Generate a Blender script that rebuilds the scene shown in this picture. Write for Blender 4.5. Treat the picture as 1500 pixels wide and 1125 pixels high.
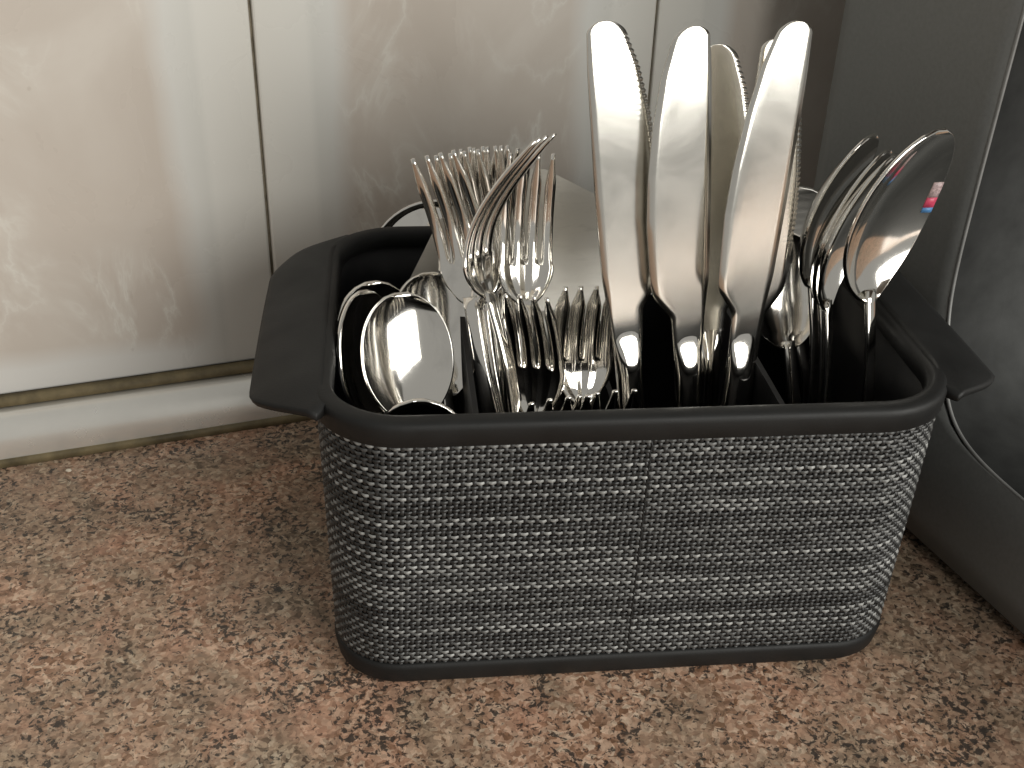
import bpy, math, random
import numpy as np
from mathutils import Matrix, Vector

scene = bpy.context.scene
for _o in list(bpy.data.objects):
    bpy.data.objects.remove(_o)
col = scene.collection

# ------------------------------------------------------------------ camera
F, YAW, PITCH, ROLL = 1676.18, 0.1172, 0.5326, -0.0325
CAM = np.array([-0.0925, -0.4349, 0.3541])


def cam_axes():
    cy, sy = math.cos(YAW), math.sin(YAW)
    f = np.array([sy * math.cos(PITCH), cy * math.cos(PITCH), -math.sin(PITCH)])
    r = np.array([cy, -sy, 0.0])
    d = np.cross(f, r)
    c, s = math.cos(ROLL), math.sin(ROLL)
    return c * r + s * d, -s * r + c * d, f


CR, CD, CF = cam_axes()
cam_data = bpy.data.cameras.new('camera')
cam = bpy.data.objects.new('camera', cam_data)
col.objects.link(cam)
m3 = Matrix((CR.tolist(), (-CD).tolist(), (-CF).tolist())).transposed()
cam.matrix_world = Matrix.Translation(CAM.tolist()) @ m3.to_4x4()
cam_data.sensor_width = 36.0
cam_data.lens = F / 1500.0 * 36.0
cam_data.clip_start = 0.01
cam_data.clip_end = 50
scene.camera = cam

# ------------------------------------------------------------------ world, light, exposure
world = bpy.data.worlds.new('World')
scene.world = world
world.use_nodes = True
bg = world.node_tree.nodes['Background']
bg.inputs[0].default_value = (1.0, 0.985, 0.925, 1)
bg.inputs[1].default_value = 0.345


def area_light(name, loc, target, sx, sy, watts, colour, spread=180):
    ld = bpy.data.lights.new(name, 'AREA')
    ld.shape = 'RECTANGLE'
    ld.size, ld.size_y, ld.energy, ld.color = sx, sy, watts, colour
    ld.spread = math.radians(spread)
    o = bpy.data.objects.new(name, ld)
    col.objects.link(o)
    o.location = loc
    o.rotation_euler = (Vector(target) - Vector(loc)).to_track_quat('-Z', 'Y').to_euler()
    return o


area_light('window_light', (1.00, -1.20, 0.64), (0, 0.05, 0.12), 1.65, 0.9, 35, (1.0, 0.985, 0.93))

scene.view_settings.view_transform = 'Standard'
scene.view_settings.look = 'None'
scene.view_settings.exposure = 0.0
scene.view_settings.gamma = 1.0


# ------------------------------------------------------------------ pixel helpers
def ray(x, y):
    return CR * ((x - 750) / F) + CD * ((y - 562.5) / F) + CF


def at_y(x, y, Y):
    d = ray(x, y)
    return CAM + d * ((Y - CAM[1]) / d[1])


def at_z(x, y, Z):
    d = ray(x, y)
    return CAM + d * ((Z - CAM[2]) / d[2])


# ------------------------------------------------------------------ scene helpers
def tag(o, label=None, cat=None, group=None, kind=None):
    if label: o['label'] = label
    if cat: o['category'] = cat
    if group: o['group'] = group
    if kind: o['kind'] = kind
    return o


def mesh_obj(name, verts, faces, mat, parent=None, smooth=True):
    me = bpy.data.meshes.new(name)
    me.from_pydata([tuple(map(float, v)) for v in verts], [], faces)
    me.update()
    if smooth:
        me.polygons.foreach_set('use_smooth', [True] * len(me.polygons))
    if mat: me.materials.append(mat)
    o = bpy.data.objects.new(name, me)
    col.objects.link(o)
    if parent: o.parent = parent
    return o


def empty(name, loc=(0, 0, 0)):
    o = bpy.data.objects.new(name, None)
    o.empty_display_size = 0.01
    col.objects.link(o)
    o.location = loc
    return o


def grid_faces(n, m, off=0, closed=False):
    fs = []
    for i in range(n - 1):
        for j in range(m if closed else m - 1):
            k = (j + 1) % m
            fs.append((off + i * m + j, off + i * m + k, off + (i + 1) * m + k, off + (i + 1) * m + j))
    return fs


def loft(rings, cap0=True, cap1=True):
    n, m = len(rings), len(rings[0])
    v = [p for r in rings for p in r]
    f = grid_faces(n, m, 0, True)
    if cap0: f.append(tuple(range(m))[::-1])
    if cap1: f.append(tuple((n - 1) * m + j for j in range(m)))
    return v, f


def sheet(P, T, keep=None):
    """grid P[n][m] of points, thickness T[n][m]; faces where keep(i,j); closed thin solid"""
    P = np.array(P, float); n, m = P.shape[:2]
    du = np.gradient(P, axis=0); dv = np.gradient(P, axis=1)
    N = np.cross(du, dv); N /= (np.linalg.norm(N, axis=2, keepdims=True) + 1e-12)
    T = np.array(T, float)[..., None]
    A = (P + N * T / 2).reshape(-1, 3); B = (P - N * T / 2).reshape(-1, 3)
    idx = lambda i, j: i * m + j
    fs = []; edges = {}
    for i in range(n - 1):
        for j in range(m - 1):
            if keep and not keep(i, j): continue
            q = (idx(i, j), idx(i + 1, j), idx(i + 1, j + 1), idx(i, j + 1))
            fs.append(q)
            for a, b in zip(q, q[1:] + q[:1]):
                edges[(a, b)] = 1
    off = n * m
    out = list(fs)
    out += [tuple(k + off for k in q[::-1]) for q in fs]
    for (a, b) in edges:
        if (b, a) not in edges:
            out.append((b, a, a + off, b + off))
    V = np.vstack([A, B])
    used = sorted({k for q in out for k in q})
    mp = {k: i for i, k in enumerate(used)}
    return V[used], [tuple(mp[k] for k in q) for q in out]


def sstep(a, b, x):
    t = np.clip((x - a) / (b - a), 0, 1)
    return t * t * (3 - 2 * t)


def box_mesh(x0, x1, y0, y1, z0, z1):
    v = [(x, y, z) for z in (z0, z1) for y in (y0, y1) for x in (x0, x1)]
    f = [(0, 2, 3, 1), (4, 5, 7, 6), (0, 1, 5, 4), (2, 6, 7, 3), (0, 4, 6, 2), (1, 3, 7, 5)]
    return v, f


# ------------------------------------------------------------------ materials
def new_mat(name):
    m = bpy.data.materials.new(name)
    m.use_nodes = True
    nt = m.node_tree
    return m, nt, nt.nodes['Principled BSDF']


def nd(nt, typ, **kw):
    n = nt.nodes.new(typ)
    for k, v in kw.items():
        if k.startswith('i_'):
            n.inputs[k[2:].replace('_', ' ')].default_value = v
        else:
            setattr(n, k, v)
    return n


def ramp(nt, stops, fac=None, interp='LINEAR'):
    r = nt.nodes.new('ShaderNodeValToRGB')
    r.color_ramp.interpolation = interp
    e = r.color_ramp.elements
    while len(e) < len(stops): e.new(0.5)
    for el, (p, c) in zip(e, stops):
        el.position = p
        el.color = (c, c, c, 1) if not isinstance(c, tuple) else (*c, 1)
    if fac is not None: nt.links.new(fac, r.inputs[0])
    return r


def mix(nt, fac, a, b, blend='MIX'):
    n = nt.nodes.new('ShaderNodeMix')
    n.data_type = 'RGBA'
    n.blend_type = blend
    for sock, v in ((n.inputs[0], fac), (n.inputs[6], a), (n.inputs[7], b)):
        if isinstance(v, (int, float)): sock.default_value = v
        elif isinstance(v, tuple): sock.default_value = (*v, 1)
        else: nt.links.new(v, sock)
    return n.outputs[2]


def math_n(nt, op, a, b=None, clamp=False):
    n = nt.nodes.new('ShaderNodeMath'); n.operation = op; n.use_clamp = clamp
    for s, v in zip(n.inputs, (a, b)):
        if v is None: continue
        if isinstance(v, (int, float)): s.default_value = v
        else: nt.links.new(v, s)
    return n.outputs[0]


def bump(nt, p, height, strength, dist):
    b = nd(nt, 'ShaderNodeBump')
    b.inputs['Strength'].default_value = strength
    b.inputs['Distance'].default_value = dist
    nt.links.new(height, b.inputs['Height'])
    nt.links.new(b.outputs[0], p.inputs['Normal'])


def tex(nt, typ, scale, vec, **kw):
    t = nt.nodes.new(typ)
    t.inputs['Scale'].default_value = scale
    for k, v in kw.items(): t.inputs[k].default_value = v
    nt.links.new(vec, t.inputs['Vector'])
    return t


def mat_plastic(name, c, rough, grain=1400, strength=0.25):
    m, nt, p = new_mat(name)
    co = nd(nt, 'ShaderNodeTexCoord').outputs['Object']
    n1 = tex(nt, 'ShaderNodeTexNoise', grain, co, Detail=3.0)
    n2 = tex(nt, 'ShaderNodeTexNoise', 45, co, Detail=5.0)
    r = ramp(nt, [(0.3, tuple(x * 0.8 for x in c)), (0.7, tuple(x * 1.25 for x in c))], n2.outputs[0])
    nt.links.new(r.outputs[0], p.inputs['Base Color'])
    rr = ramp(nt, [(0.3, rough - 0.07), (0.7, rough + 0.07)], n2.outputs[0])
    nt.links.new(rr.outputs[0], p.inputs['Roughness'])
    p.inputs['Specular IOR Level'].default_value = 0.32
    bump(nt, p, n1.outputs[0], strength, 0.0003)
    return m


def mat_steel(name, c, r0, r1, smudge=40.0, stretch=(1, 1, 1), wave=0.06):
    m, nt, p = new_mat(name)
    tc = nd(nt, 'ShaderNodeTexCoord')
    mp = nd(nt, 'ShaderNodeMapping'); mp.inputs['Scale'].default_value = stretch
    oi = nd(nt, 'ShaderNodeObjectInfo')
    ad = nd(nt, 'ShaderNodeVectorMath', operation='ADD')
    sc = nd(nt, 'ShaderNodeVectorMath', operation='SCALE'); sc.inputs['Scale'].default_value = 7.0
    cx = nd(nt, 'ShaderNodeCombineXYZ')
    nt.links.new(oi.outputs['Random'], cx.inputs[0]); nt.links.new(oi.outputs['Random'], cx.inputs[1])
    nt.links.new(cx.outputs[0], sc.inputs[0])
    nt.links.new(tc.outputs['Object'], ad.inputs[0]); nt.links.new(sc.outputs[0], ad.inputs[1])
    nt.links.new(ad.outputs[0], mp.inputs['Vector'])
    co = mp.outputs[0]
    n1 = tex(nt, 'ShaderNodeTexNoise', smudge, co, Detail=6.0, Roughness=0.6, Distortion=0.6)
    n2 = tex(nt, 'ShaderNodeTexNoise', 900, co, Detail=2.0)
    n3 = tex(nt, 'ShaderNodeTexNoise', 16, co, Detail=2.0)
    p.inputs['Metallic'].default_value = 1.0
    cr = ramp(nt, [(0.30, tuple(x * 0.88 for x in c)), (0.46, c), (1, c)], n1.outputs[0])
    nt.links.new(cr.outputs[0], p.inputs['Base Color'])
    rr = ramp(nt, [(0.35, r0), (0.7, r1)], n1.outputs[0])
    nt.links.new(rr.outputs[0], p.inputs['Roughness'])
    h = math_n(nt, 'MULTIPLY_ADD', n3.outputs[0], 1.0)
    if wave: bump(nt, p, n3.outputs[0], wave, 0.004)
    return m


def mat_granite():
    m, nt, p = new_mat('granite')
    co = nd(nt, 'ShaderNodeTexCoord').outputs['Object']
    warp = tex(nt, 'ShaderNodeTexNoise', 160, co, Detail=3.0)
    wm = nd(nt, 'ShaderNodeVectorMath', operation='MULTIPLY_ADD')
    nt.links.new(warp.outputs['Color'], wm.inputs[0]); wm.inputs[1].default_value = (0.006,) * 3
    nt.links.new(co, wm.inputs[2])
    cw = wm.outputs[0]
    v1 = tex(nt, 'ShaderNodeTexVoronoi', 420, cw)
    sep = nd(nt, 'ShaderNodeSeparateColor'); nt.links.new(v1.outputs['Color'], sep.inputs[0])
    v2 = tex(nt, 'ShaderNodeTexVoronoi', 620, cw)
    sep2 = nd(nt, 'ShaderNodeSeparateColor'); nt.links.new(v2.outputs['Color'], sep2.inputs[0])
    patch = tex(nt, 'ShaderNodeTexNoise', 17, co, Detail=5.0, Roughness=0.6, Distortion=0.8)
    patch2 = tex(nt, 'ShaderNodeTexNoise', 26, co, Detail=4.0, Roughness=0.55, Distortion=0.5)
    warm = ramp(nt, [(0.0, (0.22, 0.118, 0.068)), (0.3, (0.38, 0.225, 0.150)), (0.6, (0.51, 0.32, 0.22)), (0.85, (0.59, 0.41, 0.295)), (1.0, (0.60, 0.455, 0.335))], sep.outputs[0])
    cool = ramp(nt, [(0.0, (0.13, 0.092, 0.062)), (0.4, (0.29, 0.208, 0.145)), (0.75, (0.40, 0.29, 0.20)), (1.0, (0.47, 0.38, 0.28))], sep.outputs[1])
    pf = ramp(nt, [(0.42, 0.0), (0.62, 1.0)], patch.outputs[0])
    c = mix(nt, pf.outputs[0], warm.outputs[0], cool.outputs[0])
    red = ramp(nt, [(0.55, 0.0), (0.72, 0.55)], patch2.outputs[0])
    c = mix(nt, red.outputs[0], c, (0.52, 0.28, 0.19))
    fine = ramp(nt, [(0.0, 0.72), (1.0, 1.22)], sep2.outputs[0])
    c = mix(nt, 1.0, c, fine.outputs[0], 'MULTIPLY')
    # dark mica flecks, denser in drifts
    fl = tex(nt, 'ShaderNodeTexNoise', 400, cw, Detail=3.0, Roughness=0.6)
    dr = tex(nt, 'ShaderNodeTexNoise', 30, co, Detail=4.0, Roughness=0.6, Distortion=1.0)
    dd_ = math_n(nt, 'MULTIPLY', math_n(nt, 'SUBTRACT', dr.outputs[0], 0.5), 0.55)
    fsum = math_n(nt, 'ADD', fl.outputs[0], dd_)
    ff = ramp(nt, [(0.568, 0.0), (0.625, 0.9)], fsum)
    c = mix(nt, ff.outputs[0], c, (0.036, 0.032, 0.029))
    fl2 = tex(nt, 'ShaderNodeTexNoise', 380, cw, Detail=2.0)
    ff2 = ramp(nt, [(0.64, 0.0), (0.70, 0.8)], fl2.outputs[0])
    c = mix(nt, ff2.outputs[0], c, (0.07, 0.042, 0.03))
    nt.links.new(c, p.inputs['Base Color'])
    rr = ramp(nt, [(0.3, 0.24), (0.7, 0.42)], patch2.outputs[0])
    nt.links.new(rr.outputs[0], p.inputs['Roughness'])
    p.inputs['Specular IOR Level'].default_value = 0.35
    bump(nt, p, fl.outputs[0], 0.08, 0.0004)
    return m


def mat_tile(tw, thh):
    """glazed tile: beige veined field inside a cream moulded border; object coordinates start at the tile's lower left"""
    m, nt, p = new_mat('tile_glaze')
    tc = nd(nt, 'ShaderNodeTexCoord')
    oi = nd(nt, 'ShaderNodeObjectInfo')
    co = tc.outputs['Object']
    sp = nd(nt, 'ShaderNodeSeparateXYZ'); nt.links.new(co, sp.inputs[0])
    wob = tex(nt, 'ShaderNodeTexNoise', 9, co, Detail=2.0)
    w = math_n(nt, 'MULTIPLY', math_n(nt, 'SUBTRACT', wob.outputs[0], 0.5), 0.016)
    dx = math_n(nt, 'SUBTRACT', tw / 2, math_n(nt, 'ABSOLUTE', math_n(nt, 'SUBTRACT', sp.outputs[0], tw / 2)))
    dz = math_n(nt, 'SUBTRACT', thh / 2, math_n(nt, 'ABSOLUTE', math_n(nt, 'SUBTRACT', sp.outputs[2], thh / 2)))
    ex = math_n(nt, 'SUBTRACT', dx, 0.043)
    ez = math_n(nt, 'SUBTRACT', math_n(nt, 'MULTIPLY', dz, 1.0), 0.020)
    sm = nt.nodes.new('ShaderNodeMath'); sm.operation = 'SMOOTH_MIN'
    nt.links.new(ex, sm.inputs[0]); nt.links.new(ez, sm.inputs[1]); sm.inputs[2].default_value = 0.02
    dist = math_n(nt, 'ADD', sm.outputs[0], w)
    field = ramp(nt, [(0.42, 0.0), (0.58, 1.0)], math_n(nt, 'ADD', math_n(nt, 'MULTIPLY', dist, 14.0), 0.5))
    band = ramp(nt, [(0.0, (0.66, 0.64, 0.59)), (0.45, (0.68, 0.665, 0.62)), (0.52, (0.63, 0.62, 0.58)), (1.0, (0.70, 0.69, 0.66))], math_n(nt, 'MULTIPLY', dx, 18.0))
    # every tile has its own veining
    cx = nd(nt, 'ShaderNodeCombineXYZ'); nt.links.new(math_n(nt, 'MULTIPLY', oi.outputs['Random'], 9.0), cx.inputs[1])
    ad = nd(nt, 'ShaderNodeVectorMath', operation='ADD'); nt.links.new(co, ad.inputs[0]); nt.links.new(cx.outputs[0], ad.inputs[1])
    cl = tex(nt, 'ShaderNodeTexNoise', 13, ad.outputs[0], Detail=5.0, Roughness=0.55, Distortion=0.6)
    base = ramp(nt, [(0.3, (0.55, 0.49, 0.43)), (0.55, (0.59, 0.535, 0.475)), (0.75, (0.64, 0.59, 0.53))], cl.outputs[0])
    mp = nd(nt, 'ShaderNodeMapping'); mp.inputs['Rotation'].default_value = (0, math.radians(38), 0); mp.inputs['Scale'].default_value = (1, 1, 0.45)
    nt.links.new(ad.outputs[0], mp.inputs[0])
    vn = tex(nt, 'ShaderNodeTexNoise', 15, mp.outputs[0], Detail=6.0, Roughness=0.6, Distortion=0.9)
    va = math_n(nt, 'ABSOLUTE', math_n(nt, 'SUBTRACT', vn.outputs[0], 0.5))
    vf = ramp(nt, [(0.0, 0.75), (0.012, 0.35), (0.05, 0.0)], va)
    vm = tex(nt, 'ShaderNodeTexNoise', 10, ad.outputs[0], Detail=2.0)
    vmask = ramp(nt, [(0.44, 0.0), (0.62, 1.0)], vm.outputs[0])
    vein = math_n(nt, 'MULTIPLY', vf.outputs[0], vmask.outputs[0])
    fc = mix(nt, vein, base.outputs[0], (0.74, 0.72, 0.66))
    c = mix(nt, field.outputs[0], band.outputs[0], fc)
    # kitchen grime specks
    gs = tex(nt, 'ShaderNodeTexNoise', 95, ad.outputs[0], Detail=1.0)
    gf = ramp(nt, [(0.80, 0.0), (0.85, 0.35)], gs.outputs[0])
    c = mix(nt, gf.outputs[0], c, (0.22, 0.16, 0.11))
    nt.links.new(c, p.inputs['Base Color'])
    rr = ramp(nt, [(0.3, 0.24), (0.7, 0.36)], cl.outputs[0])
    nt.links.new(rr.outputs[0], p.inputs['Roughness'])
    p.inputs['Specular IOR Level'].default_value = 0.4
    bump(nt, p, math_n(nt, 'MULTIPLY', field.outputs[0], 1.0), 0.15, 0.0012)
    return m


def mat_weave():
    m, nt, p = new_mat('woven_strand')
    at = nd(nt, 'ShaderNodeAttribute', attribute_name='shade')
    co = nd(nt, 'ShaderNodeTexCoord').outputs['Object']
    n = tex(nt, 'ShaderNodeTexNoise', 900, co, Detail=2.0)
    r = ramp(nt, [(0.0, (0.008, 0.008, 0.008)), (0.35, (0.034, 0.034, 0.033)), (0.7, (0.135, 0.135, 0.13)), (1.0, (0.28, 0.28, 0.268))], at.outputs['Fac'])
    f = ramp(nt, [(0.3, 0.7), (0.7, 1.2)], n.outputs[0])
    c = mix(nt, 1.0, r.outputs[0], f.outputs[0], 'MULTIPLY')
    nt.links.new(c, p.inputs['Base Color'])
    p.inputs['Roughness'].default_value = 0.42
    return m


def mat_simple(name, c, rough, metal=0.0, noise=30.0, var=0.12, spec=0.5):
    m, nt, p = new_mat(name)
    co = nd(nt, 'ShaderNodeTexCoord').outputs['Object']
    n = tex(nt, 'ShaderNodeTexNoise', noise, co, Detail=5.0, Roughness=0.6)
    r = ramp(nt, [(0.3, tuple(x * (1 - var) for x in c)), (0.7, tuple(min(1, x * (1 + var)) for x in c))], n.outputs[0])
    nt.links.new(r.outputs[0], p.inputs['Base Color'])
    rr = ramp(nt, [(0.3, max(0.02, rough - 0.05)), (0.7, rough + 0.05)], n.outputs[0])
    nt.links.new(rr.outputs[0], p.inputs['Roughness'])
    p.inputs['Metallic'].default_value = metal
    p.inputs['Specular IOR Level'].default_value = spec
    return m


M = {
    'granite': mat_granite(),
    'plastic': mat_plastic('charcoal_plastic', (0.0095, 0.0095, 0.0092), 0.58),
    'inner': mat_plastic('black_plastic', (0.008, 0.008, 0.009), 0.5),
    'weave': mat_weave(),
    'steel': mat_steel('polished_steel', (0.80, 0.775, 0.73), 0.05, 0.12),
    'blade': mat_steel('blade_steel', (0.80, 0.775, 0.72), 0.15, 0.21, 30.0, wave=0.0),
    'brushed': mat_steel('brushed_steel', (0.62, 0.60, 0.56), 0.40, 0.52, 60.0, (1, 1, 6)),
    'appliance': mat_simple('grey_metal_paint', (0.20, 0.205, 0.20), 0.45, 0.35, 500, 0.08),
    'black': mat_simple('black_satin_plastic', (0.050, 0.051, 0.050), 0.7, 0, 60, 0.2, 0.12),
    'trim': mat_simple('silver_trim', (0.24, 0.24, 0.235), 0.45, 0.5, 60, 0.1),
    'grout': mat_simple('grout', (0.22, 0.19, 0.14), 0.9, 0, 120, 0.4),
    'seal': mat_simple('dirty_sealant', (0.16, 0.125, 0.065), 0.6, 0, 70, 0.45),
    'strip': mat_simple('anodised_strip', (0.84, 0.82, 0.77), 0.26, 0.6, 22, 0.05),
    'reflection_pale': mat_simple('reflection_pale', (0.40, 0.30, 0.30), 0.4, 0, 900, 0.5),  # three flat colours standing in for a reflection in a spoon bowl
    'reflection_pink': mat_simple('reflection_pink', (0.55, 0.06, 0.12), 0.4, 0, 400, 0.2),
    'reflection_blue': mat_simple('reflection_blue', (0.08, 0.22, 0.45), 0.4, 0, 400, 0.2),
    'crumb': mat_simple('crumb', (0.7, 0.62, 0.5), 0.8, 0, 300, 0.2),
}

# ------------------------------------------------------------------ setting: countertop, wall
TH, YW, ZT, G1, G2 = 0.2402, 0.1835, 0.0327, -0.1626, 0.0573
U = np.array([math.cos(TH), math.sin(TH), 0]); NW = np.array([math.sin(TH), -math.cos(TH), 0])
WO = np.array([0, YW, 0.0])

v, f = box_mesh(-1.1, 1.1, -0.70, 0.62, -0.035, 0.0)
counter = mesh_obj('countertop', v, f, M['granite'], smooth=False)
tag(counter, kind='structure')

wall = mesh_obj('wall', *box_mesh(-1.0, 0.9, 0.0035, 0.06, -0.02, 0.75), M['grout'], smooth=False)
wall.matrix_world = Matrix((( U[0], -NW[0], 0, WO[0]), (U[1], -NW[1], 0, WO[1]), (0, 0, 1, 0), (0, 0, 0, 1)))
tag(wall, kind='structure')

TW, TG, THH = G2 - G1, 0.0016, 0.315
tmat = mat_tile(TW - TG, THH)


def tile_mesh(w, h):
    """slab with a rounded arris; local x right, z up, front at y = 0"""
    rings = []
    for ins, y in ((0.0, 0.0035), (0.0, 0.0012), (0.0004, 0.0004), (0.0013, 0.0)):
        rings.append([(ins, y, ins), (w - ins, y, ins), (w - ins, y, h - ins), (ins, y, h - ins)])
    vv, ff = loft(rings, False, True)
    return vv, ff


tv, tf = tile_mesh(TW - TG, THH)
tme = None
random.seed(3)
for r in range(2):
    for k in range(-3, 4):
        x0 = G1 + k * TW + TG / 2
        if tme is None:
            t = mesh_obj('tile', tv, tf, tmat, wall, smooth=False)
            tme = t.data
        else:
            t = bpy.data.objects.new('tile', tme); col.objects.link(t); t.parent = wall
        t.location = (x0, random.uniform(-0.0003, 0.0003), ZT + r * (THH + TG))

# edging strip in the angle between wall and worktop (runs along the wall)
strip = empty('edging_strip', (WO + NW * 0.011).tolist())
strip.rotation_euler = (0, 0, TH)
tag(strip, 'cream satin metal edging strip along the foot of the tiled wall', 'edging strip')


def extrude_x(prof, x0, x1, seg=2):
    rings = [[(x0 + (x1 - x0) * i / seg, y, z) for y, z in prof] for i in range(seg + 1)]
    return loft(rings)


# local: x along wall, -y out of the wall, origin 11 mm out from the tiles
pr = []
for i in range(15):
    a = i / 14
    ang = math.radians(90 * a)
    pr.append((0.0095 - 0.0165 * math.sin(ang) ** 0.9 - 0.0005, 0.0045 + 0.0225 * math.cos(ang) ** 0.85))
pr += [(-0.0075, 0.0028), (0.0095, 0.0028)]
mesh_obj('strip_profile', *extrude_x(pr, -0.9, 0.8), M['strip'], strip)
mesh_obj('top_sealant', *extrude_x([(0.0098, 0.0335), (0.0065, 0.0315), (0.0055, 0.0282), (0.0098, 0.0262)], -0.9, 0.8), M['seal'], strip)
mesh_obj('lower_sealant', *extrude_x([(0.0098, 0.0042), (-0.0082, 0.0042), (-0.0098, 0.0002), (0.0098, 0.0002)], -0.9, 0.8), M['seal'], strip)


def crumb(px, py, r, seed, label):
    rnd = random.Random(seed)
    p = at_z(px, py, 0)
    rings = []
    for i in range(5):
        a = math.pi * (i + 0.5) / 5
        rings.append([(r * 1.5 * math.sin(a) * math.cos(t) * rnd.uniform(.8, 1.2), r * math.sin(a) * math.sin(t) * rnd.uniform(.8, 1.2), r * .8 - r * .8 * math.cos(a)) for t in [2 * math.pi * k / 7 for k in range(7)]])
    o = mesh_obj('crumb', *loft(rings), M['crumb'])
    o.location = (p[0], p[1], -r * 0.05)
    tag(o, label, 'crumb')


crumb(101, 691, 0.0012, 1, 'pale crumb lying on the granite beside the edging strip')

# ------------------------------------------------------------------ cutlery caddy
L, W, H = 0.25, 0.1829, 0.1346
HL, HW = L / 2, W / 2
LB, WB = 0.0022, 0.0048


def rrect(hl, hw, r, ns=24, nsh=18, nc=10):
    """closed loop, anticlockwise from front-left straight; same count for every size"""
    pts = []
    def seg(x0, y0, x1, y1, n):
        for i in range(n):
            t = i / n
            pts.append((x0 + (x1 - x0) * t, y0 + (y1 - y0) * t))
    def arc(cx, cy, a0, n):
        for i in range(n):
            a = math.radians(a0 + 90 * i / n)
            pts.append((cx + r * math.cos(a), cy + r * math.sin(a)))
    seg(-hl + r, -hw, hl - r, -hw, ns); arc(hl - r, -hw + r, -90, nc)
    seg(hl, -hw + r, hl, hw - r, nsh); arc(hl - r, hw - r, 0, nc)
    seg(hl - r, hw, -hl + r, hw, ns); arc(-hl + r, hw - r, 90, nc)
    seg(-hl, hw - r, -hl, -hw + r, nsh); arc(-hl + r, -hw + r, 180, nc)
    return np.array(pts)


def dims(z, off=0.0):
    t = z / H
    hl = HL - 0.0028 - LB * (1 - t) + off
    hw = HW - 0.0028 - WB * (1 - t) + off
    r = 0.027 + 0.006 * t + off
    return hl, hw, r


def ring(z, off=0.0):
    return [(x, y, z) for x, y in rrect(*dims(z, off))]


caddy = empty('cutlery_caddy', (0, 0, 0))
tag(caddy, 'charcoal cutlery caddy wrapped in woven grey fabric, with flared side handles, on granite', 'cutlery caddy')

# liner: outer wall up, over and down the inside to the floor
rings = [ring(0.006, -0.002), ring(0.03, -0.001), ring(0.127, -0.001), ring(0.131, -0.001), ring(0.131, -0.0035), ring(0.1, -0.0038), ring(0.01, -0.0042), ring(0.0045, -0.010)]
vv, ff = loft(rings, False, True)
mesh_obj('inner_tub', vv, ff, M['inner'], caddy)
# foot band
rings = [ring(0.0004, -0.0035), ring(0.0012, -0.0012), ring(0.0035, 0.0006), ring(0.0105, 0.0016), ring(0.0125, 0.0012), ring(0.0132, 0.0002), ring(0.0132, -0.0015)]
mesh_obj('foot_band', *loft(rings, True, True), M['plastic'], caddy)
# rim
rings = [ring(0.1240, -0.0008), ring(0.1236, 0.0014), ring(0.1241, 0.0023), ring(0.1312, 0.0029), ring(0.1330, 0.0027), ring(0.1340, 0.0018),
         ring(0.1346, 0.0002), ring(0.1347, -0.0024), ring(0.1342, -0.0042), ring(0.1325, -0.0052), ring(0.1265, -0.0056), ring(0.1258, -0.0042)]
vv, ff = loft(rings, False, False)
n, m = len(rings), len(rings[0])
ff += [((n - 1) * m + j, (n - 1) * m + (j + 1) % m, (j + 1) % m, j) for j in range(m)]
mesh_obj('rim', vv, ff, M['plastic'], caddy)


# flared handles
def handle(sx):
    nv, nu = 49, 13
    P, T = [], []
    y0, y1 = -0.072, 0.082
    for i in range(nv):
        t = i / (nv - 1)
        y = y0 + (y1 - y0) * t
        e = min(sstep(0.0, 0.135, t), sstep(1.0, 0.74, t))
        e = 0.0225 * e ** 0.75 * (1.0 + 0.05 * math.sin(math.pi * t)) + 0.0045
        row = []
        for j in range(nu):
            u = j / (nu - 1)
            x = HL - 0.0050 + e * u
            # tip of each end sweeps a little further along the side
            yy = y + (t - 0.5) * 0.004 * u - 0.006 * u * (1 - t) ** 3 + .004 * u * t ** 3
            # the straight corner radius of the rim is followed at the ends
            yc = abs(y) - (HW - 0.033)
            if yc > 0: x -= (0.033 - math.sqrt(max(0, 0.033 ** 2 - yc ** 2)))
            z = 0.1331 - (0.0035 if t > 0.5 else 0.0015) * (1 - float(sstep(0.0, 0.13, min(t, 1 - t)))) - 0.30 * max(0, e - 0.006) * u ** 1.8
            row.append((sx * x, yy, z))
        P.append(row)
        T.append([0.0046 - 0.0018 * (j / (nu - 1)) ** 3 for j in range(nu)])
    vv, ff = sheet(P, T)
    return mesh_obj('handle', vv, ff, M['plastic'], caddy)


handle(-1); handle(1)


# dividers (tilting plates between the front and back walls)
def divider(x, top, zt0):
    hw = HW - 0.0085
    prof = [(-hw + 0.0, 0.006), (hw, 0.006)]
    pts = []
    n = 16
    for i in range(n + 1):
        y = -hw + 2 * hw * i / n
        pts.append((y, zt0 + (top - zt0) * abs(2 * i / n - 1) ** 4))
    P = []
    for k in range(6):
        P.append([(x, y * (1 - 0.0108 / HW * (1 - k / 5)), 0.006 + (z - 0.006) * k / 5) for y, z in pts])
    vv, ff = sheet(P, [[0.0022] * len(pts)] * 6)
    o = mesh_obj('divider', vv, ff, M['inner'], caddy, smooth=False)


for x, zt_ in ((-0.0622, 0.120), (0.0, 0.100), (0.0579, 0.1225)):
    divider(x, zt_, zt_)


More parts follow.
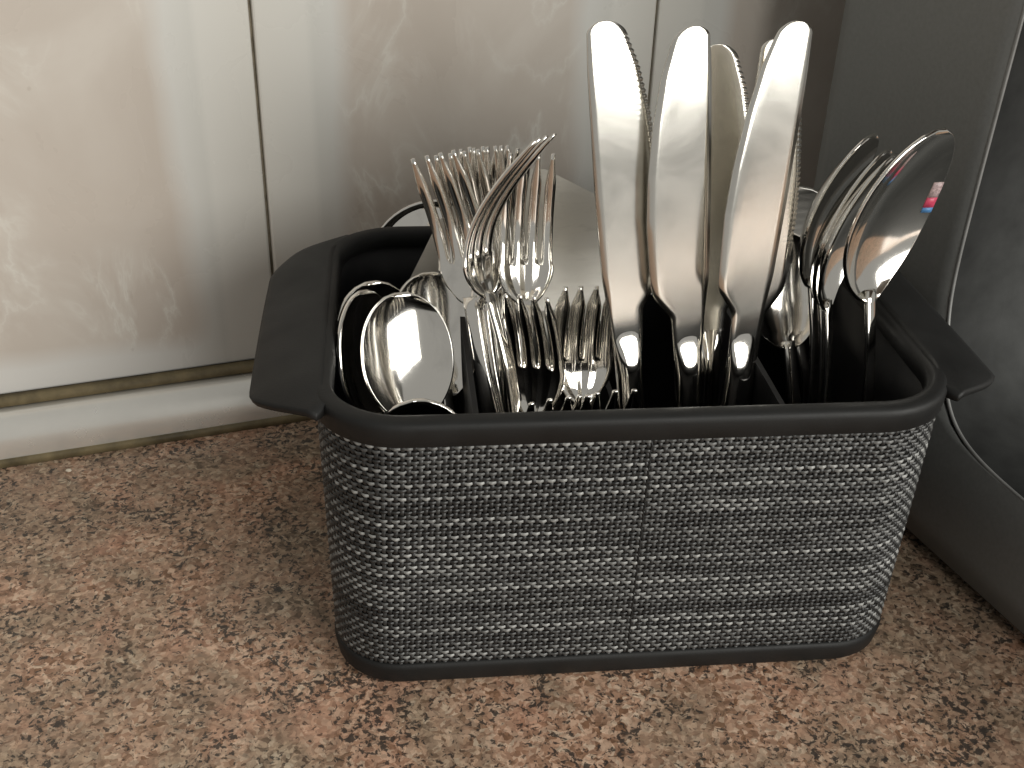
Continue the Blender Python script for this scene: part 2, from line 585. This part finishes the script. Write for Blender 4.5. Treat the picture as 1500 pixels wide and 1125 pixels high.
# woven cover: weft strands round the tub, warp strands upright, one joined part
def weave():
    rnd = random.Random(11)
    top = rrect(*dims(0.07), ns=400, nsh=260, nc=60)
    # even arclength samples
    d = np.linalg.norm(np.roll(top, -1, 0) - top, axis=1)
    s = np.concatenate([[0], np.cumsum(d)])
    per = s[-1]
    nwarp = int(per / 0.00225); nwarp += nwarp % 2
    sub = 4
    ns_ = nwarp * sub
    tt = np.arange(ns_) / ns_
    fr = np.interp(tt * per, s, np.arange(len(s)))      # fractional index along the loop
    def P(fi, z, off):
        loop = rrect(*dims(z, off), ns=400, nsh=260, nc=60)
        k = np.floor(fi).astype(int) % len(loop); g = (fi - np.floor(fi))[:, None]
        return loop[k] * (1 - g) + loop[(k + 1) % len(loop)] * g
    z0, z1 = 0.0138, 0.1234
    nrow = 52
    rp = (z1 - z0) / nrow
    V, Fc, S = [], [], []
    base = 0
    ph = np.arange(ns_) / sub * math.pi
    seam = np.interp(at_y(952, 700, -HW)[0] - (-HL + 0.033), [0, 2 * (HL - 0.033)], [0, 400])
    lowf = lambda seed, n: np.interp(tt * n, np.arange(n + 1), [random.Random(seed * 131 + q).random() for q in range(n + 1)])
    prevA = 0.5
    for r in range(nrow):
        zc = z0 + rp * (r + 0.5)
        sign = 1 if r % 2 else -1
        wv = np.sin(ph) * sign
        amp = 0.00042
        a = rnd.random()
        a = 0.16 + 0.70 * a ** 0.8
        b = 0.16 + 0.70 * rnd.random() ** 0.8
        shade_row = np.where((fr < seam) | (fr > 1000), a, b)
        shade_row = shade_row + (lowf(r * 7 + 1, 34) - 0.5) * 0.50 + (lowf(r * 7 + 2, 140) - 0.5) * 0.20 + (lowf(r * 7 + 4, nwarp) - 0.5) * 0.34
        shade_row = np.clip(shade_row, 0.02, 1)
        jit = (lowf(r * 7 + 3, 90) - 0.5) * 0.0005
        cols = []
        hwid = 0.00076
        for q, (dz, th) in enumerate(((-1, 0.0), (-0.62, 0.00032), (0, 0.00044), (0.62, 0.00032), (1, 0.0))):
            off = 0.0004 + amp * wv + th
            xy0 = P(fr, zc, 0.0); xy1 = P(fr, zc, 0.01)
            nrm = (xy1 - xy0) / 0.01
            xy = xy0 + nrm * off[:, None]
            zz = zc + jit + dz * hwid * (0.86 + 0.14 * wv)
            cols.append(np.c_[xy, zz])
        G = np.stack(cols, 1)           # ns_, 5, 3
        V.append(G.reshape(-1, 3)); S.append(np.repeat(shade_row, 5))
        i = np.arange(ns_); ni = (i + 1) % ns_
        for q in range(4):
            Fc.append(np.c_[base + i * 5 + q, base + ni * 5 + q, base + ni * 5 + q + 1, base + i * 5 + q + 1])
        base += ns_ * 5
    # warp
    zs = np.linspace(z0 - 0.0003, z1 + 0.0003, nrow * sub + 1)
    rowpos = (zs - z0) / rp - 0.5
    ii = (np.arange(nwarp) + 0.5) * sub
    for q, (dx, th) in enumerate(((-1, 0.0), (0, 0.00032), (1, 0.0))):
        pass
    loops0 = {}
    for w in range(nwarp):
        k = int(w * sub + sub // 2) % ns_
        fi = fr[k]
        sgn = math.sin(ph[k])
        sh = rnd.uniform(0.0, 0.16) if rnd.random() < 0.9 else 0.3
        if abs(fi - seam) < 1.2: sh = 0.05
        ln = len(zs)
        # linear interpolation of position between bottom and top keeps it cheap
        pb0, pt0 = P(np.array([fi]), z0, 0)[0], P(np.array([fi]), z1, 0)[0]
        pb1 = P(np.array([fi]), z0, 0.01)[0]
        nr = (pb1 - pb0) / 0.01
        tg = np.array([-nr[1], nr[0]])
        t = ((zs - z0) / (z1 - z0))[:, None]
        cxy = pb0 * (1 - t) + pt0 * t
        # opposite phase to the weft at this column
        wv = -np.cos(rowpos * math.pi) * (-1) * sgn
        rows = []
        for dx, th in ((-1, 0.0), (0, 0.00036), (1, 0.0)):
            off = 0.0004 + 0.00040 * wv + th
            xy = cxy + nr * off[:, None] + tg * dx * 0.00070
            rows.append(np.c_[xy, zs])
        G = np.stack(rows, 1)
        V.append(G.reshape(-1, 3)); S.append(np.full(ln * 3, sh))
        i = np.arange(ln - 1)
        for q in range(2):
            Fc.append(np.c_[base + i * 3 + q, base + i * 3 + q + 1, base + (i + 1) * 3 + q + 1, base + (i + 1) * 3 + q])
        base += ln * 3
    V = np.vstack(V); Fc = np.vstack(Fc); S = np.concatenate(S)
    me = bpy.data.meshes.new('woven_cover')
    me.vertices.add(len(V)); me.vertices.foreach_set('co', V.ravel())
    me.loops.add(len(Fc) * 4); me.loops.foreach_set('vertex_index', Fc.ravel().astype(np.int32))
    me.polygons.add(len(Fc)); me.polygons.foreach_set('loop_start', np.arange(0, len(Fc) * 4, 4, dtype=np.int32))
    me.polygons.foreach_set('use_smooth', np.ones(len(Fc), bool))
    at = me.attributes.new('shade', 'FLOAT', 'POINT'); at.data.foreach_set('value', S.astype(np.float32))
    me.update(calc_edges=True); me.validate()
    me.materials.append(M['weave'])
    o = bpy.data.objects.new('woven_cover', me); col.objects.link(o); o.parent = caddy
    tag(o, kind='stuff')


weave()


def tube(pts, r, n=8):
    pts = [np.array(p) for p in pts]
    rings = []
    for i, p in enumerate(pts):
        t = pts[min(i + 1, len(pts) - 1)] - pts[max(i - 1, 0)]
        t /= np.linalg.norm(t)
        a = np.cross(t, [0.3, 0.5, 0.81]); a /= np.linalg.norm(a); b = np.cross(t, a)
        rings.append([p + r * (a * math.cos(2 * math.pi * k / n) + b * math.sin(2 * math.pi * k / n)) for k in range(n)])
    return loft(rings)


_sx = at_y(952, 700, -HW)[0]
mesh_obj('seam', *tube([(_sx + 0.0003 * math.sin(z * 900), -dims(z)[1] - 0.0006, z) for z in np.linspace(0.014, 0.123, 40)], 0.0005), M['plastic'], caddy)

# ------------------------------------------------------------------ cutlery
FLOOR = 0.0062


def place(root, tip, low, face):
    """root local: tip at origin, handle down -z, face towards -y"""
    tip, low, face = (np.array(a, float) for a in (tip, low, face))
    z = (tip - low) / np.linalg.norm(tip - low)
    y = -(face - z * (face @ z)); y /= np.linalg.norm(y)
    x = np.cross(y, z)
    root.matrix_world = Matrix(((x[0], y[0], z[0], tip[0]), (x[1], y[1], z[1], tip[1]), (x[2], y[2], z[2], tip[2]), (0, 0, 0, 1)))


def solve_len(tip, low, default):
    """distance from tip to the caddy floor along the axis"""
    d = (np.array(low) - tip); d /= np.linalg.norm(d)
    return (tip[2] - FLOOR - 0.002) / -d[2]


def ell(cx, cy, z, a, b, n=14, p=2.4):
    out = []
    for k in range(n):
        t = 2 * math.pi * k / n
        c, s = math.cos(t), math.sin(t)
        out.append((cx + a * math.copysign(abs(c) ** (2 / p), c), cy + b * math.copysign(abs(s) ** (2 / p), s), z))
    return out


def stem(s0, s1, L_, yfun, w0, w1, th0, th1, root, start_y=None):
    rings = []
    n = 30
    for i in range(n):
        t = i / (n - 1)
        s = s0 + (s1 - s0) * t
        w = w0 + (w1 - w0) * sstep(0.15, 0.95, t)
        b = th0 + (th1 - th0) * t
        if t > 0.93: w *= math.sqrt(max(0.02, 1 - ((t - 0.93) / 0.07) ** 2))
        rings.append(ell(0, yfun(s), -s, w, b))
    mesh_obj('handle', *loft(rings), M['steel'], root)


def spoon(tip, low, face, label, group, bl=0.066, bw=0.0215, depth=0.0085, tilt=0.12, length=None, arch=0.012, mat='steel', sticker=False):
    root = empty('spoon')
    tag(root, label, 'spoon', group)
    Ls = length or solve_len(tip, low, 0.2)
    ns, nm = 34, 17
    neck = 0.0030

    def yfun(s):
        b = -tilt * max(0.0, bl - s) * (0.35 + 0.65 * max(0.0, (bl - s) / bl))
        q = max(0.0, (s - bl * 0.92)) / (Ls - bl * 0.92)
        return b - arch * (math.sin(math.pi * min(1, q * 1.02)) * (1 - 0.35 * q)) if q > 0 else b
    P, T = [], []
    for i in range(ns):
        t = 0.004 + (1 - 0.004) * i / (ns - 1)
        s = bl * t * 1.04
        # egg outline: round tip, widest a little below the middle, flowing into the neck
        tt = min(t, 1)
        w = bw * max(0, 1 - (1 - min(tt / 0.50, 1)) ** 2.3) ** 0.52 if tt < 0.50 else neck + (bw - neck) * max(0.0, 1 - ((tt - 0.5) / 0.5) ** 2.1) ** 0.8
        w = max(w, 0.0009 if t < .3 else neck)
        dp = depth * math.sin(math.pi * min(1, tt * 1.0)) ** 0.75
        row = []
        for j in range(nm):
            u = -1 + 2 * j / (nm - 1)
            uu = math.sin(u * math.pi / 2)
            row.append((w * uu, yfun(s) + dp * (1 - uu * uu) * 0.95, -s))
        P.append(row); T.append([0.0015] * nm)
    mesh_obj('bowl', *sheet(P, T), M[mat], root)
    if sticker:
        # coloured reflection painted along the bowl's side: pale, pink and blue fields
        for (k0, k1), mt in (((11, 14), 'reflection_pale'), ((14, 16), 'reflection_pink'), ((16, 17), 'reflection_blue')):
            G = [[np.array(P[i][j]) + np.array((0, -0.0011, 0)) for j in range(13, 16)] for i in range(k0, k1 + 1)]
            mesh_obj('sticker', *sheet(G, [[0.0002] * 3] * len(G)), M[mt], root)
    stem(bl * 0.97, Ls, Ls, yfun, neck * 1.05, 0.0095, 0.0016, 0.0011, root)
    place(root, tip, low, face)
    return root


def fork(tip, low, face, label, group, hw=0.0125, hl=0.062, tl=0.046, length=None, tilt=0.10, bow=0.007, arch=0.011, tf=1.0):
    """hl: head length to the neck; tl: tine length"""
    root = empty('fork')
    tag(root, label, 'fork', group)
    Ls = length or solve_len(tip, low, 0.2)
    neck = 0.0031

    def yfun(s):
        t = min(s / hl, 1.0)
        b = -tilt * max(0.0, hl - s) * max(0.0, (hl - s) / hl) + bow * math.sin(math.pi * min(1, t)) * (0.4 + 0.6 * t)
        q = max(0.0, (s - hl * 0.92)) / (Ls - hl * 0.92)
        return b - (arch * math.sin(math.pi * min(1, q * 1.02)) * (1 - 0.35 * q) if q > 0 else 0)
    # columns: four tines, 4 points each
    tine_c = np.array([-0.75, -0.25, 0.25, 0.75])
    nrow = 36
    ss = np.concatenate([np.linspace(0.0, tl, 20), np.linspace(tl, hl * 1.04, 17)[1:]])
    P, T = [], []
    for s in ss:
        row, th = [], []
        if s <= tl:
            k = s / tl
            wout = hw * (0.93 + 0.07 * k)
            tw = hw * (0.065 + (0.117 * tf - 0.012) * sstep(0, 0.30, k) + 0.012 * k)
            if k > 0.9: tw = hw * (0.065 + 0.117 * tf) + hw * 0.03 * ((k - 0.9) / 0.1) ** 2
        else:
            k2 = (s - tl) / (hl - tl)
            wout = neck + (hw - neck) * max(0.0, 1 - min(k2, 1.0) ** 2.0) ** 0.8
            tw = None
        for c in range(4):
            for q in range(4):
                e = -1 + 2 * q / 3
                if tw is not None:
                    x = tine_c[c] * wout + e * tw
                    if s == tl: pass
                else:
                    x = wout * (tine_c[c] + e * 0.25 * 0.93) / (0.75 + .25 * .93)
                dp = 0.0016 * (1 - (x / max(wout, 1e-4)) ** 2)
                row.append((x, yfun(s) + dp, -s)); 
                th.append((0.0021 if abs(e) < 0.5 else 0.0012) * (0.55 + 0.45 * sstep(0, 0.2 * hl, s)))
        P.append(row); T.append(th)
    ntl = 19
    keep = lambda i, j: not (i < ntl and j % 4 == 3)
    mesh_obj('head', *sheet(P, T, keep), M['steel'], root)
    stem(hl * 0.97, Ls, Ls, yfun, neck * 1.05, 0.0105, 0.0017, 0.0012, root)
    place(root, tip, low, face)
    return root


K_S = np.linspace(0, 0.135, 400)


def _smooth(y, k):
    for _ in range(2):
        y = np.convolve(np.pad(y, k, mode='edge'), np.ones(2 * k + 1) / (2 * k + 1), 'valid')
    return y


_t = np.clip(K_S / 0.0045, 0, 1)
_round = np.sqrt(1 - (1 - _t) ** 2)
K_ED = _smooth(np.interp(K_S, [0, .006, .0176, .035, .056, .075, .100, .1055, .1105, .115, .135], [.0048, .0076, .0112, .0142, .0162, .0168, .0155, .0146, .0112, .0076, .0064]), 5) * _round * 1.10
K_SP = _smooth(np.interp(K_S, [0, .0176, .067, .100, .114, .135], [-.0062, -.0070, -.0074, -.0070, -.0056, -.0044]), 6) * _round * 1.10


def knife(tip, low, face, label, group, cut=1, bl=0.1285, bw=0.0245, length=None, serr=True):
    """cut=+1: cutting edge on the local +x side"""
    root = empty('knife')
    tag(root, label, 'table knife', group)
    Ls = length or solve_len(tip, low, 0.24)
    tang = 0.019                       # narrow part of the blade above the bolster
    n = 330
    P, T = [], []
    nm = 9
    for i in range(n):
        s = bl * (0.0004 + 0.9996 * (i / (n - 1)))
        sp = float(np.interp(s * 0.135 / bl, K_S, K_SP)); ed = float(np.interp(s * 0.135 / bl, K_S, K_ED))
        ed0 = ed
        if serr and 0.006 < s < 0.080:
            ph = (s / 0.0021) % 1.0
            ed -= 0.0008 * abs(2 * ph - 1)
        row, th = [], []
        for j in range(nm):
            u = j / (nm - 1)
            row.append((cut * (sp + (ed0 - 0.0006 - sp) * u if j < nm - 1 else ed), 0.0, -s))
            tk = 0.0015
            if j == nm - 1: tk = 0.0008
            th.append(tk * (0.7 + 0.3 * sstep(0, 0.03, s)))
        P.append(row); T.append(th)
    mesh_obj('blade', *sheet(P, T), M['blade'], root)
    rings = []
    cx = cut * 0.0010
    for i in range(40):
        t = i / 39
        s = bl - 0.012 + (Ls - bl + 0.012) * t ** 1.4
        k = s - bl
        w = 0.0060 - 0.0006 * sstep(-0.012, 0.012, k) + 0.0030 * sstep(0.02, Ls - bl, k)
        b = 0.0006 + 0.0038 * sstep(-0.012, 0.010, k) + 0.0005 * t
        if t > 0.95: w *= math.sqrt(max(0.03, 1 - ((t - .95) / .05) ** 2)); b *= math.sqrt(max(0.03, 1 - ((t - .95) / .05) ** 2))
        rings.append(ell(cx, 0, -s, w, b, 24, 2.3))
    mesh_obj('handle', *loft(rings), M['steel'], root)
    place(root, tip, low, face)
    return root


def Y(x, y, d): return at_y(x, y, d)


def foot(tip, lx, ly, yf):
    """point on the pixel's ray such that the axis from the tip meets the caddy floor at y = yf"""
    best = None
    for d in np.linspace(-0.088, 0.085, 700):
        q = at_y(lx, ly, d)
        v_ = q - tip
        if v_[2] > -0.004: continue
        e = tip + v_ * ((FLOOR - tip[2]) / v_[2])
        k = abs(e[1] - yf)
        if best is None or k < best[0]: best = (k, q, e)
    print('foot', np.round(best[2], 3), 'err', round(best[0], 4))
    return best[1]


KG, FG, SG, TG_ = 'table knives in the caddy', 'forks in the caddy', 'large spoons in the caddy', 'small spoons in the caddy'


def stand(fn, tx, ty, td, lx, ly, yf, face, *args, **kw):
    tip = Y(tx, ty, td)
    return fn(tip, foot(tip, lx, ly, yf), face, *args, **kw)


# knives
stand(knife, 886, 30, -0.030, 921, 592, -0.056, (0.22, -1, 0.0), 'serrated table knife beside the short forks, its saw edge towards the next knife', KG, cut=1)
stand(knife, 1014, 38, -0.030, 1010, 595, -0.056, (0.26, -1, 0.0), 'upright table knife with smooth rounded edge, second from the forks', KG, cut=-1, serr=False)
stand(knife, 1054, 64, 0.014, 1030, 595, -0.030, (0.03, -1, 0.0), 'serrated table knife half hidden behind the upright and the leaning knives', KG, cut=1)
stand(knife, 1168, 30, -0.030, 1076, 595, -0.064, (0.30, -1, 0.0), 'smudged table knife leaning towards the large spoons, in front of the others', KG, cut=-1, serr=False)
stand(knife, 1140, 56, -0.014, 1080, 595, -0.046, (0.30, -1, 0.0), 'table knife almost hidden behind the smudged leaning knife', KG, cut=1)

# large spoons on the appliance side
def big(tip, neck, low, face, label, **kw):
    return spoon(tip, low, face, label, SG, **kw)


stand(spoon, 1204, 194, 0.036, 1172, 590, -0.020, (0.66, -0.75, -0.35), 'large spoon nearest the knives, seen edge on with a dark bowl', SG, tilt=0.36, arch=0.007)
stand(spoon, 1226, 214, 0.022, 1184, 590, -0.030, (0.70, -0.70, -0.35), 'large spoon nested in the middle of the spoon stack', SG, tilt=0.34, arch=0.007)
stand(spoon, 1236, 220, 0.014, 1192, 590, -0.038, (0.70, -0.70, -0.35), 'large spoon nested right behind the wide open one', SG, tilt=0.34, arch=0.007)
stand(spoon, 1300, 180, -0.006, 1254, 590, -0.045, (0.52, -0.85, -0.22), 'large spoon beside the grey appliance, its whole bowl open, pink and blue reflection painted inside', SG, tilt=0.34, bw=0.0272, bl=0.071, arch=0.007, sticker=True)

# long forks
stand(fork, 640, 224, 0.010, 728, 600, -0.050, (-0.35, -1, 0.1), 'long fork fanned furthest towards the small spoons', FG)
stand(fork, 672, 222, 0.020, 730, 600, -0.040, (-0.2, -1, 0.1), 'long fork second in the upright bunch of forks', FG)
stand(fork, 700, 216, 0.032, 732, 600, -0.030, (0.2, -1, 0.1), 'long fork in the heart of the upright bunch', FG)
stand(fork, 722, 214, 0.044, 738, 600, -0.020, (-0.5, -1, 0.1), 'long fork at the back of the upright bunch', FG)
stand(fork, 742, 217, 0.050, 742, 600, -0.005, (0.5, -1, 0.1), 'long fork peeping out behind the tilted edge-on fork', FG)
stand(fork, 694, 203, -0.010, 728, 600, -0.055, (0.9, -0.55, 0.15), 'long fork tilted sideways with its tines seen edge on', FG, tilt=0.50)
stand(fork, 776, 224, 0.012, 766, 600, -0.045, (0.05, -1, 0.1), 'long fork facing forward with a bright shoulder, behind the short dark fork', FG)
# short forks
stand(fork, 776, 428, -0.034, 782, 600, -0.052, (-0.45, -1, -0.30), 'short dark fork standing in front of the long forks', FG, hl=0.055, tl=0.034, arch=0.007, hw=0.0122, tf=1.05)
stand(fork, 860, 417, -0.022, 853, 600, -0.058, (0.05, -1, 0.2), 'short fork with a bright rounded shoulder beside the serrated knife', FG, hl=0.050, tl=0.033, hw=0.0138, arch=0.006, tf=1.42)
stand(fork, 815, 573, -0.068, 813, 700, -0.060, (0.1, -1, 0.25), 'shortest fork, only its tine tips above the rim before the dark fork', FG, hw=0.0155, arch=0.003)
stand(fork, 884, 564, -0.060, 880, 700, -0.055, (0.05, -1, 0.25), 'shortest fork, only its tine tips above the rim below the bright fork', FG, hw=0.0155, arch=0.003)


# small spoons
def small(tip, low, face, label, **kw):
    kw.setdefault('bl', 0.054); kw.setdefault('bw', 0.0203); kw.setdefault('depth', 0.0068); kw.setdefault('arch', 0.004); kw.setdefault('tilt', -0.08)
    return spoon(tip, low, face, label, TG_, **kw)


stand(small, 592, 428, -0.002, 606, 600, -0.066, (0.34, -1, 0.25), 'small spoon with bright bowl at the front of the small spoons')
stand(small, 632, 397, 0.022, 652, 570, -0.050, (0.32, -1, 0.25), 'small spoon behind the bright one, touching the fork bunch')
stand(small, 545, 426, -0.004, 551, 610, -0.052, (0.80, -0.58, 0.22), 'small spoon turned sideways next to the handle, pale half bowl')
stand(small, 550, 414, 0.014, 566, 600, -0.024, (0.40, -0.9, 0.2), 'small spoon at the back with only its thin rim catching light')
stand(small, 615, 596, -0.066, 615, 700, -0.055, (0.0, -1, 0.4), 'small spoon sunk lowest, just its rim above the caddy edge', arch=0.003)
stand(small, 1146, 340, 0.052, 1158, 560, 0.000, (0.0, -1, 0.25), 'small spoon between the leaning knife and the large spoons')
stand(spoon, 1150, 270, 0.074, 1170, 560, 0.045, (0.1, -1, 0.1), 'dull grey serving spoon at the back behind the leaning knife', SG, mat='brushed', bw=0.026, bl=0.075)


# flat server leaning in the back
def server():
    root = empty('flat_server')
    tag(root, 'flat brushed steel server leaning at the back behind forks and knives', 'server')
    px = [(598, 414), (622, 366), (642, 325), (690, 272), (745, 246), (800, 248), (880, 289), (960, 329), (1000, 352), (1000, 424), (960, 428), (880, 470), (740, 480), (640, 460)]
    pts = [at_y(x, y, 0.046 + (x - 800) * 0.00004 + (470 - y) * 0.00013) for x, y in px]
    c = np.mean(pts, 0)
    root.location = c.tolist()
    V = []
    nrm = np.array([0.12, -1, 0.45]); nrm /= np.linalg.norm(nrm)
    for d in (0, -0.0014):
        V += [p - c + nrm * d for p in pts]
    n = len(pts)
    F_ = [tuple(range(n))[::-1], tuple(range(n, 2 * n))] + [(i, (i + 1) % n, n + (i + 1) % n, n + i) for i in range(n)]
    o = mesh_obj('blade', V, F_, M['brushed'], root, smooth=False)
    # handle down to the floor
    a = at_y(800, 470, 0.046) - c; b = np.array([a[0] + 0.005, 0.045 - c[1], FLOOR + 0.003 - c[2]])
    rings = [ell(a[0] + (b - a)[0] * t, a[1] + 0.002 + (b - a)[1] * t, a[2] + (b - a)[2] * t, 0.008, 0.002, 12) for t in np.linspace(-0.05, 1, 6)]
    mesh_obj('handle', *loft(rings), M['brushed'], root)


server()


# round steel lid leaning on the wall behind the caddy
def lid():
    c = at_y(640, 392, 0.118)
    root = empty('pan_lid', c.tolist())
    tag(root, 'round steel lid propped on the wall behind the caddy', 'lid')
    R0 = 0.036
    rings = []
    for r, y in ((0.0005, -0.006), (0.012, -0.0058), (0.024, -0.0045), (0.031, -0.002), (0.0335, 0.0), (0.0345, -0.0018), (0.036, -0.0018), (0.0364, 0.0), (0.0355, 0.0012), (0.033, 0.0015), (0.02, -0.003), (0.0005, -0.0045)):
        rings.append([(r * math.cos(t), y, r * math.sin(t)) for t in [2 * math.pi * k / 48 for k in range(48)]])
    mesh_obj('disc', *loft(rings), M['steel'], root)
    kn = [[(r * math.cos(t), y, r * math.sin(t)) for t in [2 * math.pi * k / 20 for k in range(20)]] for r, y in ((0.004, -0.005), (0.004, -0.012), (0.009, -0.014), (0.009, -0.018), (0.006, -0.020))]
    mesh_obj('knob', *loft(kn), M['black'], root)
    root.rotation_euler = (math.radians(-12), 0, 0)


lid()

# ------------------------------------------------------------------ appliance
A0 = np.array([0.1835, -0.0854, 0.0]); DD = np.array([-0.27, 0.963, 0]); DD /= np.linalg.norm(DD)
NN = np.array([DD[1], -DD[0], 0])
app = empty('coffee_machine', (A0 + DD * 0.1 + NN * 0.1).tolist())
tag(app, 'grey metal kitchen appliance with black recessed front, standing beside the caddy', 'appliance')


def ap(s, off, z):
    return A0 + DD * s + NN * off + np.array([0, 0, z]) - (A0 + DD * 0.1 + NN * 0.1)


SF = [(0.0075, -0.30), (0.02, -0.30), (0.04, -0.30), (0.052, -0.30), (0.0585, -0.30), (0.0612, -0.30), (0.0620, 0.0), (0.0628, 0.038), (0.0640, 0.058), (0.0662, 0.072), (0.070, 0.083), (0.076, 0.0925),
      (0.084, 0.1000), (0.094, 0.1060), (0.106, 0.1102), (0.12, 0.1125), (0.15, 0.1130), (0.20, 0.1120), (0.26, 0.1105), (0.31, 0.109)]
SBK = 0.236


def off_z(z): return 0.016 * float(sstep(0.045, 0.105, z)) + 0.0


P, T = [], []
edge = []
for z, sf in SF:
    row = []
    o_ = off_z(z)
    for j in range(15):
        t = j / 14
        s = sf + (SBK - sf) * t
        k = max(0, (s - (SBK - 0.014)) / 0.014)
        row.append(ap(s, o_ + 0.012 * (1 - math.sqrt(max(0, 1 - k * k))), z))
    edge.append((sf, o_, z))
    P.append(row); T.append([0.002] * 15)
vv, ff = sheet(P, T)
mesh_obj('side_panel', vv, ff, M['appliance'], app)
# smoothed outline of the recess: column front, sweeping into the base top
_pl = np.array([(-0.30, 0.0612), (-0.1, 0.0616)] + [(q[1], q[0]) for q in SF[6:]] + [(0.109, 0.33)])
_al = np.concatenate([[0], np.cumsum(np.linalg.norm(np.diff(_pl, axis=0), axis=1))])
_tt = np.linspace(0, _al[-1], 260)
_ps = _smooth(np.interp(_tt, _al, _pl[:, 0]), 6); _pz = _smooth(np.interp(_tt, _al, _pl[:, 1]), 6)
rings = []
for z, sf in SF:
    o_ = off_z(z) + 0.0014
    sf = sf + 0.004 if sf > -0.2 else sf
    rings.append([ap(sf, o_ + 0.002, z - 0.003), ap(sf, 0.199, z - 0.003), ap(SBK - 0.004, 0.199, z - 0.003), ap(SBK - 0.004, o_ + 0.008, z - 0.003)])
mesh_obj('body', *loft(rings), M['black'], app, smooth=False)
P = [[ap(s_ + 0.0004, off_z(z_) + 0.0006 + 0.198 * k, z_) for k in (0, 0.33, 0.66, 1)] for s_, z_ in zip(_ps, _pz)]
mesh_obj('front_cover', *sheet(P, [[0.001] * 4] * len(P)), M['black'], app)


mesh_obj('edge_trim', *tube([ap(s_ - 0.0003, off_z(z_) - 0.0002, z_ + 0.0002) for s_, z_ in zip(_ps, _pz)], 0.0009), M['trim'], app)
hz = []
for z, i_ in ((0.305, 0.006), (0.312, 0.0), (0.40, 0.0), (0.412, 0.008)):
    hz.append([ap(-0.16 + i_, 0.0165 + i_, z), ap(-0.16 + i_, 0.2, z), ap(SBK - i_, 0.2, z), ap(SBK - i_, 0.0165 + i_, z)])
mesh_obj('unseen_head', *loft(hz), M['appliance'], app, smooth=False)  # overhang out of view, added to shade the right part of the wall
rings = [[ap(-0.296, 0.006, z), ap(-0.296, 0.19, z), ap(SBK - 0.01, 0.19, z), ap(SBK - 0.01, 0.006, z)] for z in (0.0005, 0.009)]
mesh_obj('foot', *loft(rings), M['black'], app, smooth=False)
